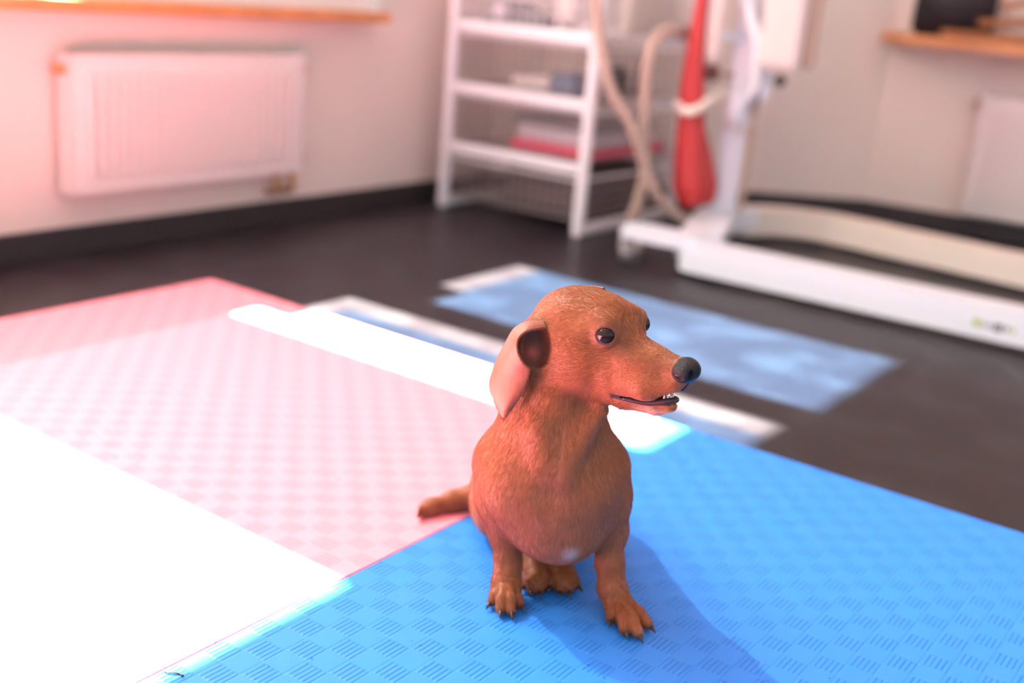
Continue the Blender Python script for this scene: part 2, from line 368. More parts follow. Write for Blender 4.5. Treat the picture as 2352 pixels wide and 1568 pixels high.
def basket(z0, h, label, dark=False):
    x0, x1, y0, y1 = SX0 + .018, SX1 - .018, SY + .012, SY + SD - .014
    wires = MB(); R = .0013
    nx, ny, nz = 15, 17, 4
    def seg(a, b): wires.tube([a, b], R, 5, False)
    for i in range(nx + 1):
        x = x0 + (x1 - x0) * i / nx; wires.tube([(x, y0, z0 + h), (x, y0, z0), (x, y1, z0), (x, y1, z0 + h)], R, 5, False)
    for i in range(ny + 1):
        y = y0 + (y1 - y0) * i / ny; wires.tube([(x0, y, z0 + h), (x0, y, z0), (x1, y, z0), (x1, y, z0 + h)], R, 5, False)
    for i in range(nz):
        z = z0 + h * i / nz; wires.tube([(x0, y0, z), (x1, y0, z), (x1, y1, z), (x0, y1, z), (x0, y0, z)], R * 1.25, 5, False)
    o = wires.build('wire_basket', M['greywire'] if dark else M['wire'])
    MB().tube([(x0, y0, z0 + h), (x1, y0, z0 + h), (x1, y1, z0 + h), (x0, y1, z0 + h), (x0, y0, z0 + h)], .0042, 8, False).build('rim', M['wire'], o)
    tag(o, label, 'basket', 'wire baskets in the white rack'); return o
H_ = zr[0] - zr[1] - .035
basket(zr[0] + .014, H_, 'highest wire basket in the white rack, holding grey and white things')
basket(zr[1] + .014, H_, 'second wire basket from the top with a small slate blue box', True)
basket(zr[2] + .014, H_, 'wire basket holding the magenta tray', True)
basket(zbot, zr[2] - zbot - .03, 'lowest wire basket of the white rack, just above the floor', True)
# things in the baskets
a = onS(1165, 450, SY + .06)
o = MB().box((a.x, SY + .05, zbot + .004), (SX1 - .032, SY + SD - .05, zbot + .115), .006).build('storage_box', mat('brown_board', (0.10, 0.07, 0.07), 0.7)); tag(o, 'added dark brown box that darkens the lowest wire basket of the white rack', 'box')  # added box, darkens the view through an otherwise empty basket
def inb(px, py, dy): return onS(px, py, SY + dy)
f1, f2, f3 = zr[0] + .0162, zr[1] + .0162, zr[2] + .0162
a = inb(1165, 370, .06); b = inb(1312, 370, .06)
tr = MB(); tr.box((a.x, SY + .06, f3), (SX1 - .026, SY + SD - .03, f3 + .026), .006)
tag(tr.build('plastic_tray', M['pinkp']), 'flat magenta tray in the third wire basket of the white rack', 'tray')
a2 = inb(1185, 300, .08)
o = MB().box((a2.x, SY + .08, f3 + .0265), (SX1 - .03, SY + SD - .09, f3 + .066), .008).build('folded_towel', M['lgrey']); tag(o, 'pale grey folded towel lying on the magenta tray', 'towel')
o = MB().box((a2.x - .004, SY + .075, f3 + .0665), (SX1 - .03, SY + SD - .10, f3 + .088), .006).build('document_case', M['grey']); tag(o, 'dark grey flat case on top of the pale grey towel', 'case')
a = inb(1270, 200, .05); b = inb(1338, 200, .05)
o = MB().box((a.x, SY + .03, f2), (b.x - .012, SY + .14, f2 + .05), .006).build('storage_box', M['blueg']); tag(o, 'small slate blue box in the second wire basket behind the white post', 'box')
o = MB().box((a.x - .14, SY + .05, f2), (a.x - .01, SY + .20, f2 + .03), .008).build('paper_packet', M['ivory']); tag(o, 'pale paper packet left of the slate blue box in the second basket', 'packet')
# dark bottle at the back right of basket two
c_ = inb(1424, 205, .30)
bt = MB(); bx, by = SX1 - .05, SY + .33
bt.tube([(bx, by, f2), (bx, by, f2 + .06), (bx, by, f2 + .075), (bx, by, f2 + .095)], [.019, .019, .010, .009], 14)
o = bt.build('bottle', M['dark'], None, True); tag(o, 'small dark bottle at the back right of the second basket', 'bottle')
o = MB().box((SX1 - .075, SY + .17, f2), (SX1 - .035, SY + .25, f2 + .075), .012).build('pouch', M['dark'], None, False); tag(o, 'dark block shaped pouch between the white post and the small bottle', 'pouch')
# clipper with a round wheel and grey body in the top basket
a = inb(1108, 45, .05); b = inb(1245, 45, .05)
t = empty('tape_dispenser', ((a.x + b.x) / 2, SY + .085, f1), 0, 'grey tape dispenser with a round white hub in the highest basket', 'dispenser')
hx = (b.x - a.x) / 2
g = MB(); g.prism([(-hx, -.03), (hx, -.03), (hx, .03), (-hx, .03)], 0, .02)
g.box((-hx * .95, -.028, .018), (hx * .55, .028, .06), .018); g.box((hx * .3, -.02, .02), (hx * .95, .02, .036), .006); g.build('body', M['grey'], t)
MB().tube([(-hx * .45, -.036, .030), (-hx * .45, .0, .030)], .022, 20).build('hub', M['lgrey'], t)
a = inb(1255, 50, .06); b = inb(1325, 50, .06)
pk = MB(); cxx = (a.x + b.x) / 2
pk.ball((cxx, SY + .10, f1 + .045), (.036, .045, .045)); pk.ball((cxx - .015, SY + .09, f1 + .095), (.026, .03, .04)); pk.ball((cxx + .02, SY + .10, f1 + .10), (.022, .03, .035))
o = pk.build('plastic_bag', M['ivory'], None, True); tag(o, 'crumpled white bag in the highest basket beside the grey dispenser', 'bag')
o = MB().box((SX1 - .06, SY + .20, f1), (SX1 - .03, SY + .46, f1 + .11), .006).build('carton', M['cream']); tag(o, 'beige carton at the right side of the highest wire basket', 'carton')

# ------------------------------------------------------------------ white mobile hoist
ZT = .082
J = fl(1650, 487, ZT)
hz_ = fl(2120, 640, ZT)
A0 = fl(1600, 553, ZT); A1 = fl(2352, 710, ZT); A1 = A0 + (A1 - A0) * 1.35
t = empty('patient_hoist', (J.x, J.y, 0), 0, 'white wheeled hoist with two long floor legs, a column and a red padded arm', 'hoist')
T = Matrix.Translation(-Vector(t.location)); V = Vector
def sweep(name, pts, wd, z0, z1, m_, parent=t, n=10, bev=.012, ends=True):
    P = spline([V((p[0], p[1], 0)) for p in pts], n); L_, R_ = [], []
    for i, p in enumerate(P):
        d = (P[min(i + 1, len(P) - 1)] - P[max(i - 1, 0)]).normalized(); nn = V((-d.y, d.x, 0)) * (wd / 2)
        L_.append(p + nn); R_.append(p - nn)
    if ends:
        d = (P[0] - P[1]).normalized(); c = P[0]; nn = (L_[0] - c)
        cap = [c + nn * math.cos(a) + d * (wd / 2) * math.sin(a) for a in (math.pi * .2, math.pi * .4, math.pi * .6, math.pi * .8)]
        out_ = R_[::-1] + cap[::-1] + L_
    else: out_ = R_[::-1] + L_
    return MB().prism([(p.x, p.y) for p in out_], z0, z1, bev).build(name, m_, parent, False, T)
sweep('leg', [A0, A0.lerp(A1, .3), A0.lerp(A1, .7), A1], .072, .014, ZT, M['white'])
F_ = [fl(1705, 478, ZT), fl(1780, 478, ZT), fl(1900, 492, ZT), fl(2100, 534, ZT), fl(2352, 588, ZT)]; F_.append(F_[-1] + (F_[-1] - F_[-2]) * 1.3)
sweep('leg', F_, .085, .014, ZT, M['cream'])  # far leg in cream: its shade is put into the colour
B0 = fl(1455, 512, ZT + .012)
sweep('cross_arm', [B0, B0.lerp(A0, .5), A0 + (A0 - B0) * .10], .058, .060, ZT + .012, M['white'])
sweep('base_plate', [A0 + (J - A0) * .1, J, F_[0] + (F_[0] - J) * .2], .10, .035, ZT + .004, M['white'])
# casters
for i, (p, c) in enumerate(((B0, .0), (A1 - (A1 - A0) * .03, 0), (F_[-1] - (F_[-1] - F_[-2]) * .05, 0))):
    fk = MB(); px_, py_ = p.x, p.y
    fk.box((px_ - .004 - .02, py_ - .012, .03), (px_ - .02, py_ + .012, .075)); fk.box((px_ + .02, py_ - .012, .03), (px_ + .024, py_ + .012, .075)); fk.box((px_ - .024, py_ - .012, .066), (px_ + .024, py_ + .012, .08))
    k = fk.build('caster', M['cream'], t, False, T)
    MB().tube([(px_ - .014, py_, .026), (px_ + .014, py_, .026)], .026, 18).build('wheel', M['grey'], k, False, T)
# column (vertical), with a sloping foot
D_J = V((J.x, J.y, 0)).length; hN = V((J.x, J.y, 0)).normalized(); sN = V((hN.y, -hN.x, 0))
def cp(px, py, off=0.0): return onplane(px, py, (J.x + hN.x * off, J.y + hN.y * off, 0), tuple(hN))
ctop = cp(1712, 60); CZ = 1.25
cbase = V((J.x, J.y, 0)) + sN * .012
rotc = Matrix.Rotation(math.atan2(sN.y, sN.x), 4, 'Z')
MB().obox(Matrix.Translation((cbase.x, cbase.y, (CZ + .08) / 2)) @ rotc, (.060, .055, CZ - .08), .01).build('column', M['white'], t, False, T)
MB().obox(Matrix.Translation((cbase.x + sN.x * .043, cbase.y + sN.y * .043, (CZ + .09) / 2)) @ rotc, (.018, .03, CZ - .1), .004).build('column_rail', M['taupe'], t, False, T)
g = MB(); g.bar(cp(1625, 512), cp(1680, 440), .06, .05, .012); g.build('column_gusset', M['white'], t, False, T)
def cbox(name, x0, y0, x1, y1, dep, off, m_, bev=.012, parent=t):
    p = cp((x0 + x1) / 2, y1, off); q = cp((x0 + x1) / 2, y0, off); wd = (cp(x1, (y0 + y1) / 2, off) - cp(x0, (y0 + y1) / 2, off)).length
    c = (cp((x0 + x1) / 2, (y0 + y1) / 2, off))
    return MB().obox(Matrix.Translation(c) @ rotc, (wd, dep, q.z - p.z), bev).build(name, m_, parent, False, T)
cbox('control_box', 1607, -260, 1678, 150, .05, -.09, M['ivory'])
cbox('control_box_bracket', 1618, 148, 1652, 186, .04, -.06, mat('brown_plastic', (.16, .07, .04), .5), .006)
g = MB(); g.bar(cp(1715, 90), cp(1645, 80, -.075), .03, .02, .003); g.build('support_bar', M['white'], t, False, T)
g = MB(); g.bar(cp(1715, 40), cp(1815, 45, -.02), .03, .02, .003); g.build('support_bar', M['white'], t, False, T)
g = MB(); g.bar(cp(1700, 172), cp(1640, 172, -.06), .02, .015, .003); g.build('support_bar', M['taupe'], t, False, T)
bx_ = cbox('motor_housing', 1762, -220, 1862, 168, .13, -.03, M['ivory'], .016)
cbox('motor_side', 1858, -220, 1896, 160, .12, .0, M['taupe'], .008)  # shaded side of the housing, the shade given as taupe colour
cbox('motor_knob', 1778, 172, 1806, 200, .03, -.03, M['dark'], .008)
cbox('motor_clamp', 1738, 150, 1772, 235, .05, -.02, M['white'], .012)
cbox('arm_joint', 1672, 205, 1712, 285, .07, -.035, M['white'], .014)
cbox('strap_clip', 1585, 222, 1640, 248, .05, -.06, M['cream'], .012)
MB().tube([cp(1696, -60, -.05), cp(1740, 90, -.05), cp(1738, 190, -.05), cp(1700, 260, -.04)], [.017, .017, .016, .014], 12).build('lift_arm', M['white'], t, True, T)
# red padded arm
pp = [(1640, -160, .010), (1622, -60, .014), (1607, 40, .018), (1597, 120, .024), (1590, 200, .031), (1587, 290, .035), (1583, 370, .039), (1584, 430, .042), (1586, 462, .032), (1587, 478, .012)]
sp_ = spline([cp(a, b, -.12) for a, b, c in pp], 5); rr_ = np.interp(np.linspace(0, len(pp) - 1, len(sp_)), range(len(pp)), [c for a, b, c in pp])
rd = MB(); rd.tube(sp_, list(rr_), 18)
pp = [(1612, 300, .010), (1618, 360, .020), (1622, 420, .028), (1620, 455, .024), (1616, 470, .010)]
sp_ = spline([cp(a, b, -.07) for a, b, c in pp], 4); rr_ = np.interp(np.linspace(0, len(pp) - 1, len(sp_)), range(len(pp)), [c for a, b, c in pp])
rd.tube(sp_, list(rr_), 14); rd.build('padded_arm', M['red'], t, True, T)
sr = spline([cp(1556, 238, -.12), cp(1570, 255, -.17), cp(1600, 252, -.175), cp(1625, 235, -.14), cp(1655, 215, -.07), cp(1692, 228, -.02)], 5)
MB().tube(sr, .012, 10).build('strap', M['cream'], t, True, T)
# hoses hanging between column and base
hs = spline([cp(1628, 120, .0), cp(1590, 82, -.03), cp(1545, 70, -.15), cp(1508, 85, -.20), cp(1488, 140, -.22), cp(1480, 230, -.22), cp(1478, 330, -.22), cp(1482, 400, -.22), cp(1470, 450, -.20), cp(1452, 505, -.18)], 6)
MB().tube(hs, .0155, 10).build('hose', M['hose'], t, True, T)
hs = spline([cp(1600, -200, -.10), cp(1430, -150, -.24), cp(1374, -60, -.30), cp(1372, 40, -.30), cp(1385, 130, -.30), cp(1405, 210, -.29), cp(1450, 290, -.27), cp(1478, 370, -.24), cp(1498, 430, -.22), cp(1530, 475, -.18), cp(1572, 505, -.14)], 6)
MB().tube(hs, .0135, 10).build('hose', M['hose'], t, True, T)
cr = spline([cp(1672, 270, -.06), cp(1690, 300, -.05), cp(1725, 285, -.02), cp(1742, 230, 0), cp(1752, 200, 0)], 6)
MB().tube(cr, .004, 8).build('cable', M['cream'], t, True, T)
# small printed sticker on the near leg, too blurred to read: green and grey dashes
ld = (A1 - A0).normalized(); ln_ = V((ld.y, -ld.x, 0))
if ln_.y > 0: ln_ = -ln_
tt0 = (onplane(2235, 735, tuple(A0 + ln_ * .0365), tuple(ln_)) - A0).dot(ld)
zl0 = onplane(2235, 735, tuple(A0 + ln_ * .0365), tuple(ln_)).z
M['green'] = mat('green_ink', (0.35, 0.50, 0.12), 0.6); M['ink'] = mat('grey_ink', (0.12, 0.13, 0.13), 0.6)
for k, (u0, u1, v0, v1, mk) in enumerate(((0, .016, -.006, .008, 'green'), (.020, .026, -.004, .004, 'ink'), (.030, .036, -.004, .004, 'ink'), (.040, .058, -.008, .007, 'ink'), (.062, .070, -.004, .005, 'ink'), (.074, .082, -.004, .003, 'green'))):
    c = A0 + ld * (tt0 + (u0 + u1) / 2) + ln_ * .0362; c.z = zl0 - .004 + (v0 + v1) / 2
    rt = Matrix.Rotation(math.atan2(ld.y, ld.x), 4, 'Z')
    MB().obox(Matrix.Translation(c) @ rt, (u1 - u0, .0012, v1 - v0)).build('printed_mark', M[mk], t, False, T)
#DOG
# ------------------------------------------------------------------ the dog: one continuous skin from blended volumes
DG = Vector((-0.53, 0.893, MAT_TOP))
hD = Vector((DG.x, DG.y, 0)).normalized(); sD = Vector((hD.y, -hD.x, 0)); tD = -hD
def S(px, py, t):                                # photo point at depth t (towards the camera) -> dog-local (s, t, z) metres
    p = onplane(px, py, (DG.x - hD.x * t, DG.y - hD.y * t, 0), tuple(hD)) - DG
    return np.array([p.dot(sD), p.dot(tD), p.z])
DM = Matrix(((sD.x, tD.x, 0, 0), (sD.y, tD.y, 0, 0), (0, 0, 1, 0), (0, 0, 0, 1)))     # local directions -> world (mirrored pair handled below)
def toW(P): P = np.asarray(P); return P @ np.array([[sD.x, sD.y, 0], [tD.x, tD.y, 0], [0, 0, 1.]])
YAW, PIT = math.radians(35), math.radians(-5.0)
HF = np.array([math.cos(PIT) * math.cos(YAW), math.cos(PIT) * math.sin(YAW), -math.sin(PIT)])
HR = np.array([-math.sin(YAW), math.cos(YAW), 0.]); HU = -np.cross(HF, HR); HU = HU if HU[2] > 0 else -HU
HC = S(1328, 757, -.018)
def Hp(f, r, u): return HC + (HF * f + HR * r + HU * u) / 1000.
HB = np.array([HF, HR, HU])

class Field:
    def __init__(s, lo, hi, h):
        s.h = h; s.lo = np.array(lo); n_ = np.ceil((np.array(hi) - s.lo) / h).astype(int) + 1
        s.ax = [s.lo[i] + h * np.arange(n_[i]) for i in range(3)]; s.F = np.full(tuple(n_), 0.03, np.float32)
    def _sub(s, lo, hi):
        i0 = np.maximum(((lo - s.lo) / s.h).astype(int), 0); i1 = np.minimum(((hi - s.lo) / s.h).astype(int) + 2, s.F.shape)
        if np.any(i1 <= i0): return None, None
        sl = tuple(slice(a, b) for a, b in zip(i0, i1))
        return sl, [s.ax[i][sl[i]].astype(np.float32).reshape([-1 if j == i else 1 for j in range(3)]) for i in range(3)]
    def _mix(s, sl, d, k, mode):
        A = s.F[sl]
        if mode == 'add':
            h_ = np.maximum(k - np.abs(A - d), 0) / k; s.F[sl] = np.minimum(A, d) - h_ * h_ * k * .25
        else:
            d = -d; h_ = np.maximum(k - np.abs(A - d), 0) / k; s.F[sl] = np.maximum(A, d) + h_ * h_ * k * .25
    def cone(s, a, b, ra, rb, k=.01, mode='add'):
        a = np.array(a); b = np.array(b); m_ = max(ra, rb) + k + .004
        sl, P = s._sub(np.minimum(a, b) - m_, np.maximum(a, b) + m_)
        if sl is None: return
        ba = b - a; L2 = float(ba @ ba); x, y, z = P[0] - a[0], P[1] - a[1], P[2] - a[2]
        h_ = np.clip((x * ba[0] + y * ba[1] + z * ba[2]) / L2, 0, 1)
        d = np.sqrt((x - ba[0] * h_) ** 2 + (y - ba[1] * h_) ** 2 + (z - ba[2] * h_) ** 2) - (ra + (rb - ra) * h_)
        s._mix(sl, d, k, mode)
    def chain(s, pts, rs, k=.01):
        for i in range(len(pts) - 1): s.cone(pts[i], pts[i + 1], rs[i], rs[i + 1], k)
    def ell(s, c, rad, B=None, k=.01, mode='add'):
        c = np.array(c); rad = np.array(rad); m_ = rad.max() + k + .004
        sl, P = s._sub(c - m_, c + m_)
        if sl is None: return
        x, y, z = P[0] - c[0], P[1] - c[1], P[2] - c[2]
        if B is None: B = np.eye(3)
        q = [x * B[i][0] + y * B[i][1] + z * B[i][2] for i in range(3)]
        k0 = np.sqrt(sum((q[i] / rad[i]) ** 2 for i in range(3))); k1 = np.sqrt(sum((q[i] / rad[i] ** 2) ** 2 for i in range(3)))
        s._mix(sl, k0 * (k0 - 1) / np.maximum(k1, 1e-6), k, mode)
    def cut_below(s, z, k=.003):
        A = s.F; d = (z - s.ax[2]).astype(np.float32).reshape(1, 1, -1); h_ = np.maximum(k - np.abs(A - d), 0) / k; s.F = np.maximum(A, d) + h_ * h_ * k * .25
    def mesh(s):
        F = s.F; neg = F < 0
        c = np.zeros(tuple(np.array(F.shape) - 1), np.uint8)
        offs = [(i, j, k) for i in (0, 1) for j in (0, 1) for k in (0, 1)]
        n0, n1, n2 = c.shape
        for i, j, k in offs: c += neg[i:i + n0, j:j + n1, k:k + n2]
        act = np.argwhere((c > 0) & (c < 8)); idx = np.full(c.shape, -1, np.int32); idx[tuple(act.T)] = np.arange(len(act))
        V_ = np.zeros((len(act), 3)); W = np.zeros(len(act)); cv = {o_: F[act[:, 0] + o_[0], act[:, 1] + o_[1], act[:, 2] + o_[2]] for o_ in offs}
        for o_ in offs:
            for a_ in range(3):
                if o_[a_] == 0:
                    p_ = list(o_); p_[a_] = 1; p_ = tuple(p_); A, B_ = cv[o_], cv[p_]; mk = (A < 0) != (B_ < 0)
                    t_ = np.where(mk, A / np.where(mk, A - B_, 1), 0); q = np.tile(np.array(o_, float), (len(act), 1)); q[:, a_] = t_
                    V_[mk] += q[mk]; W += mk
        V_ = (act + V_ / W[:, None]) * s.h + s.lo
        faces = []
        for a_ in range(3):
            b_, c_ = (a_ + 1) % 3, (a_ + 2) % 3
            sl0 = [slice(None)] * 3; sl1 = [slice(None)] * 3; sl0[a_] = slice(0, -1); sl1[a_] = slice(1, None)
            n0_ = neg[tuple(sl0)]; n1_ = neg[tuple(sl1)]; e = np.argwhere(n0_ != n1_)
            e = e[(e[:, b_] > 0) & (e[:, c_] > 0) & (e[:, b_] < F.shape[b_] - 1) & (e[:, c_] < F.shape[c_] - 1)]
            inside_first = n0_[tuple(e.T)]
            def cell(db, dc):
                q = e.copy(); q[:, b_] -= db; q[:, c_] -= dc; return idx[tuple(q.T)]
            Q = np.stack([cell(1, 1), cell(0, 1), cell(0, 0), cell(1, 0)], 1)
            Q[~inside_first] = Q[~inside_first][:, ::-1]; faces.append(Q)
        return V_, np.concatenate(faces)

mm_ = .001
VH = 0.0011
D = Field((-.17, -.33, -.004), (.135, .10, .365), VH)
# --- trunk (sitting, seen from the front)
D.ell(S(1266, 1085, -.040), (.062, .060, .070), k=.02)
D.ell(S(1278, 1150, -.036), (.057, .056, .050), k=.03)
D.cone(S(1268, 1090, -.06), np.array([-.030, -.20, .075]), .060, .056, .03)
D.ell(np.array([-.035, -.215, .058]), (.058, .060, .055), k=.03)
D.ell(np.array([-.078, -.170, .050]), (.032, .052, .046), k=.025)
D.ell(np.array([.006, -.170, .050]), (.032, .052, .046), k=.025)
D.ell(S(1288, 1210, -.024), (.033, .040, .028), k=.025)              # keel of the chest
# shoulders and upper arms
D.cone(S(1156, 1065, -.050), S(1156, 1150, -.048), .028, .023, .020)
D.cone(S(1382, 1070, -.048), S(1390, 1150, -.046), .026, .021, .020)
D.ell(S(1188, 1118, -.011), (.031, .028, .036), k=.014)
D.ell(S(1348, 1118, -.009), (.029, .028, .036), k=.014)
# neck
D.cone(S(1258, 1050, -.045), S(1268, 965, -.035), .055, .044, .03)
D.cone(S(1272, 965, -.035), S(1283, 880, -.030), .046, .036, .02)
D.cone(S(1283, 880, -.030), S(1300, 800, -.028), .038, .034, .02)
D.cone(S(1380, 945, .004), S(1285, 1085, .014), .007, .009, .018)      # throat fold
D.cone(S(1240, 985, .010), S(1262, 1095, .014), .006, .009, .018); D.ell(S(1256, 1140, .040), (.015, .014, .026), k=.014, mode='sub')
# fore legs
D.chain([S(1148, 1140, -.048), S(1160, 1215, -.048), S(1167, 1290, -.040), S(1163, 1345, -.030), S(1160, 1375, -.022)], [.023, .0150, .0118, .0130, .0125], .012)
D.chain([S(1394, 1140, -.048), S(1404, 1215, -.048), S(1400, 1290, -.040), S(1406, 1350, -.032), S(1424, 1390, -.024)], [.022, .0145, .0118, .0125, .0130], .012)
# paws: palm and four toes each
CLAWS = []
def paw(palm, toes, rt=.0068, pr=.0125):
    D.ell(palm, (pr, pr * 1.1, pr * .8), k=.008)
    for a, k_, b in toes:
        D.chain([a, k_, b], [rt * .95, rt * 1.08, rt * .9], .0018)
        d = _n(b - k_); CLAWS.append((b, d))
def TO(px0, py0, t0, px1, py1, t1, zk=.016):
    a = S(px0, py0, t0); b = S(px1, py1, t1); b[2] = max(b[2], .0066); kn = (a + b) / 2; kn[2] = max(a[2], b[2]) + .002; return (a, kn, b)
def floor_t(px, py, z=.006):
    p = fl(px, py, MAT_TOP + z) - DG; return np.array([p.dot(sD), p.dot(tD), z])
def toe(px0, py0, z0, px1, py1):
    a = floor_t(px0, py0, z0); b = floor_t(px1, py1, .0065); k_ = a * .45 + b * .55; k_[2] = max(z0 * .75, .0105); return (a, k_, b)
paw(floor_t(1162, 1362, .013), [toe(1147, 1350, .017, 1130, 1382), toe(1154, 1352, .020, 1150, 1400), toe(1166, 1352, .020, 1173, 1403), toe(1178, 1350, .017, 1193, 1388)], .0054, .0105)
paw(floor_t(1422, 1392, .013), [toe(1412, 1385, .016, 1404, 1420), toe(1422, 1388, .018, 1436, 1447), toe(1432, 1388, .018, 1466, 1455), toe(1438, 1380, .016, 1488, 1434)], .0062)
# hind feet between the fore legs
for (x0, x1, xs) in ((1208, 1232, (1207, 1222, 1238, 1250)), (1268, 1298, (1272, 1288, 1305, 1322))):
    p = floor_t(x1, 1335, .013)
    D.chain([np.array([p[0] - .012 if x0 < 1240 else p[0], -.15, .028]), S(x0, 1262, -.095), p + np.array([0, -.006, .002])], [.020, .0155, .0120], .012)
    yb = 1352
    paw(p, [toe(x1 - 14, 1325, .013, xs[0], yb - 8), toe(x1 - 5, 1328, .015, xs[1], yb + 2), toe(x1 + 5, 1328, .015, xs[2], yb + 2), toe(x1 + 13, 1325, .013, xs[3], yb - 8)], .0056, .0105)
# tail lying on the mat
tl = [np.array([-.060, -.235, .040]), floor_t(1085, 1140, .016), floor_t(1040, 1150, .0115), floor_t(990, 1164, .0095), floor_t(945, 1180, .0075), floor_t(912, 1195, .0045)]
D.chain(tl, [.020, .0125, .0105, .0082, .0056, .0022], .010)

# --- head
D.ell(Hp(3, 0, 4), (.049, .0385, .0375), HB, k=.018)
D.ell(Hp(34, 0, 8), (.030, .0290, .0280), HB, k=.014)
for sg in (1, -1):
    D.ell(Hp(10, 20 * sg, -20), (.036, .020, .028), HB, k=.016)      # cheek
    D.ell(Hp(46, 20 * sg, 18), (.013, .0090, .0075), HB, k=.010)      # brow ridge
    D.ell(Hp(60, 13 * sg, -14), (.024, .012, .012), HB, k=.012)
D.cone(Hp(44, 0, -12), Hp(84, 0, -17.5), .0240, .0155, .012)
D.cone(Hp(84, 0, -17.5), Hp(114, 0, -19), .0155, .0125, .010)
for sg in (1, -1):
    D.cone(Hp(52, 10 * sg, -32), Hp(84, 9 * sg, -36), .0165, .0135, .012)                    # lips
    D.cone(Hp(84, 9 * sg, -36), Hp(110, 5.5 * sg, -29.5), .0130, .0080, .006)
D.cone(Hp(8, 0, -42), Hp(56, 0, -52), .0190, .0130, .012)            # lower jaw
D.cone(Hp(56, 0, -52), Hp(90, 0, -54.5), .0125, .0090, .005)
D.cone(Hp(90, 0, -54.5), Hp(104, 0, -51.5), .0090, .0070, .003)
MLX, MLY = [44, 52, 76, 90, 100, 108, 116], [-47.0, -48.5, -50.0, -49.5, -46.8, -44.6, -43.5]
B_m = np.array([_n(HF + HU * .26), HR, _n(HU - HF * .26)])
D.ell(Hp(116, 0, -41.0), (.022, .024, .0034), B_m, k=.002, mode='sub')
D.ell(Hp(84, 0, -49.8), (.030, .030, .0009), np.array([HF, HR, HU]), k=.0015, mode='sub')
# eyes: lids over a ball, an almond opening
EYES = [(Hp(48.5, 23.5, 8.0), 1), (Hp(52.0, -23.0, 10.5), -1)]
def eout(sg): return _n(HR * .86 + HF * .50) if sg > 0 else _n(-HR * .50 + HF * .86)
for c_, sg in EYES:
    o_ = eout(sg); D.ell(c_, (.0118, .0118, .0112), HB, k=.005)
    hx_ = _n(np.cross(o_, HU)); hx_ = _n(hx_ + HU * (.10 if hx_ @ HF < 0 else -.10)); hz2 = _n(np.cross(hx_, o_))
    D.ell(c_ + o_ * .0110, (.0094, .0080, .0090), np.array([hx_, hz2, o_]), k=.0018, mode='sub')
# ear base with its hollow
D.ell(S(1230, 800, -.008), (.021, .019, .028), HB, k=.012)
EARC = S(1228, 797, .0135)
D.ell(EARC, (.0150, .0150, .0215), HB, k=.004, mode='sub')
D.cut_below(.0008)
dv, df = D.mesh()
def smooth(V_, Fq, it=3, lam=.45):
    n_ = len(V_)
    for _ in range(it):
        acc = np.zeros_like(V_); cnt = np.zeros(n_)
        for a_, b_ in ((0, 1), (1, 2), (2, 3), (3, 0)):
            for q in range(3):
                acc[:, q] += np.bincount(Fq[:, a_], V_[Fq[:, b_], q], n_) + np.bincount(Fq[:, b_], V_[Fq[:, a_], q], n_)
            cnt += np.bincount(Fq[:, a_], minlength=n_) + np.bincount(Fq[:, b_], minlength=n_)
        V_ = V_ + lam * (acc / cnt[:, None] - V_)
    return V_
dv = smooth(dv, df, 3)
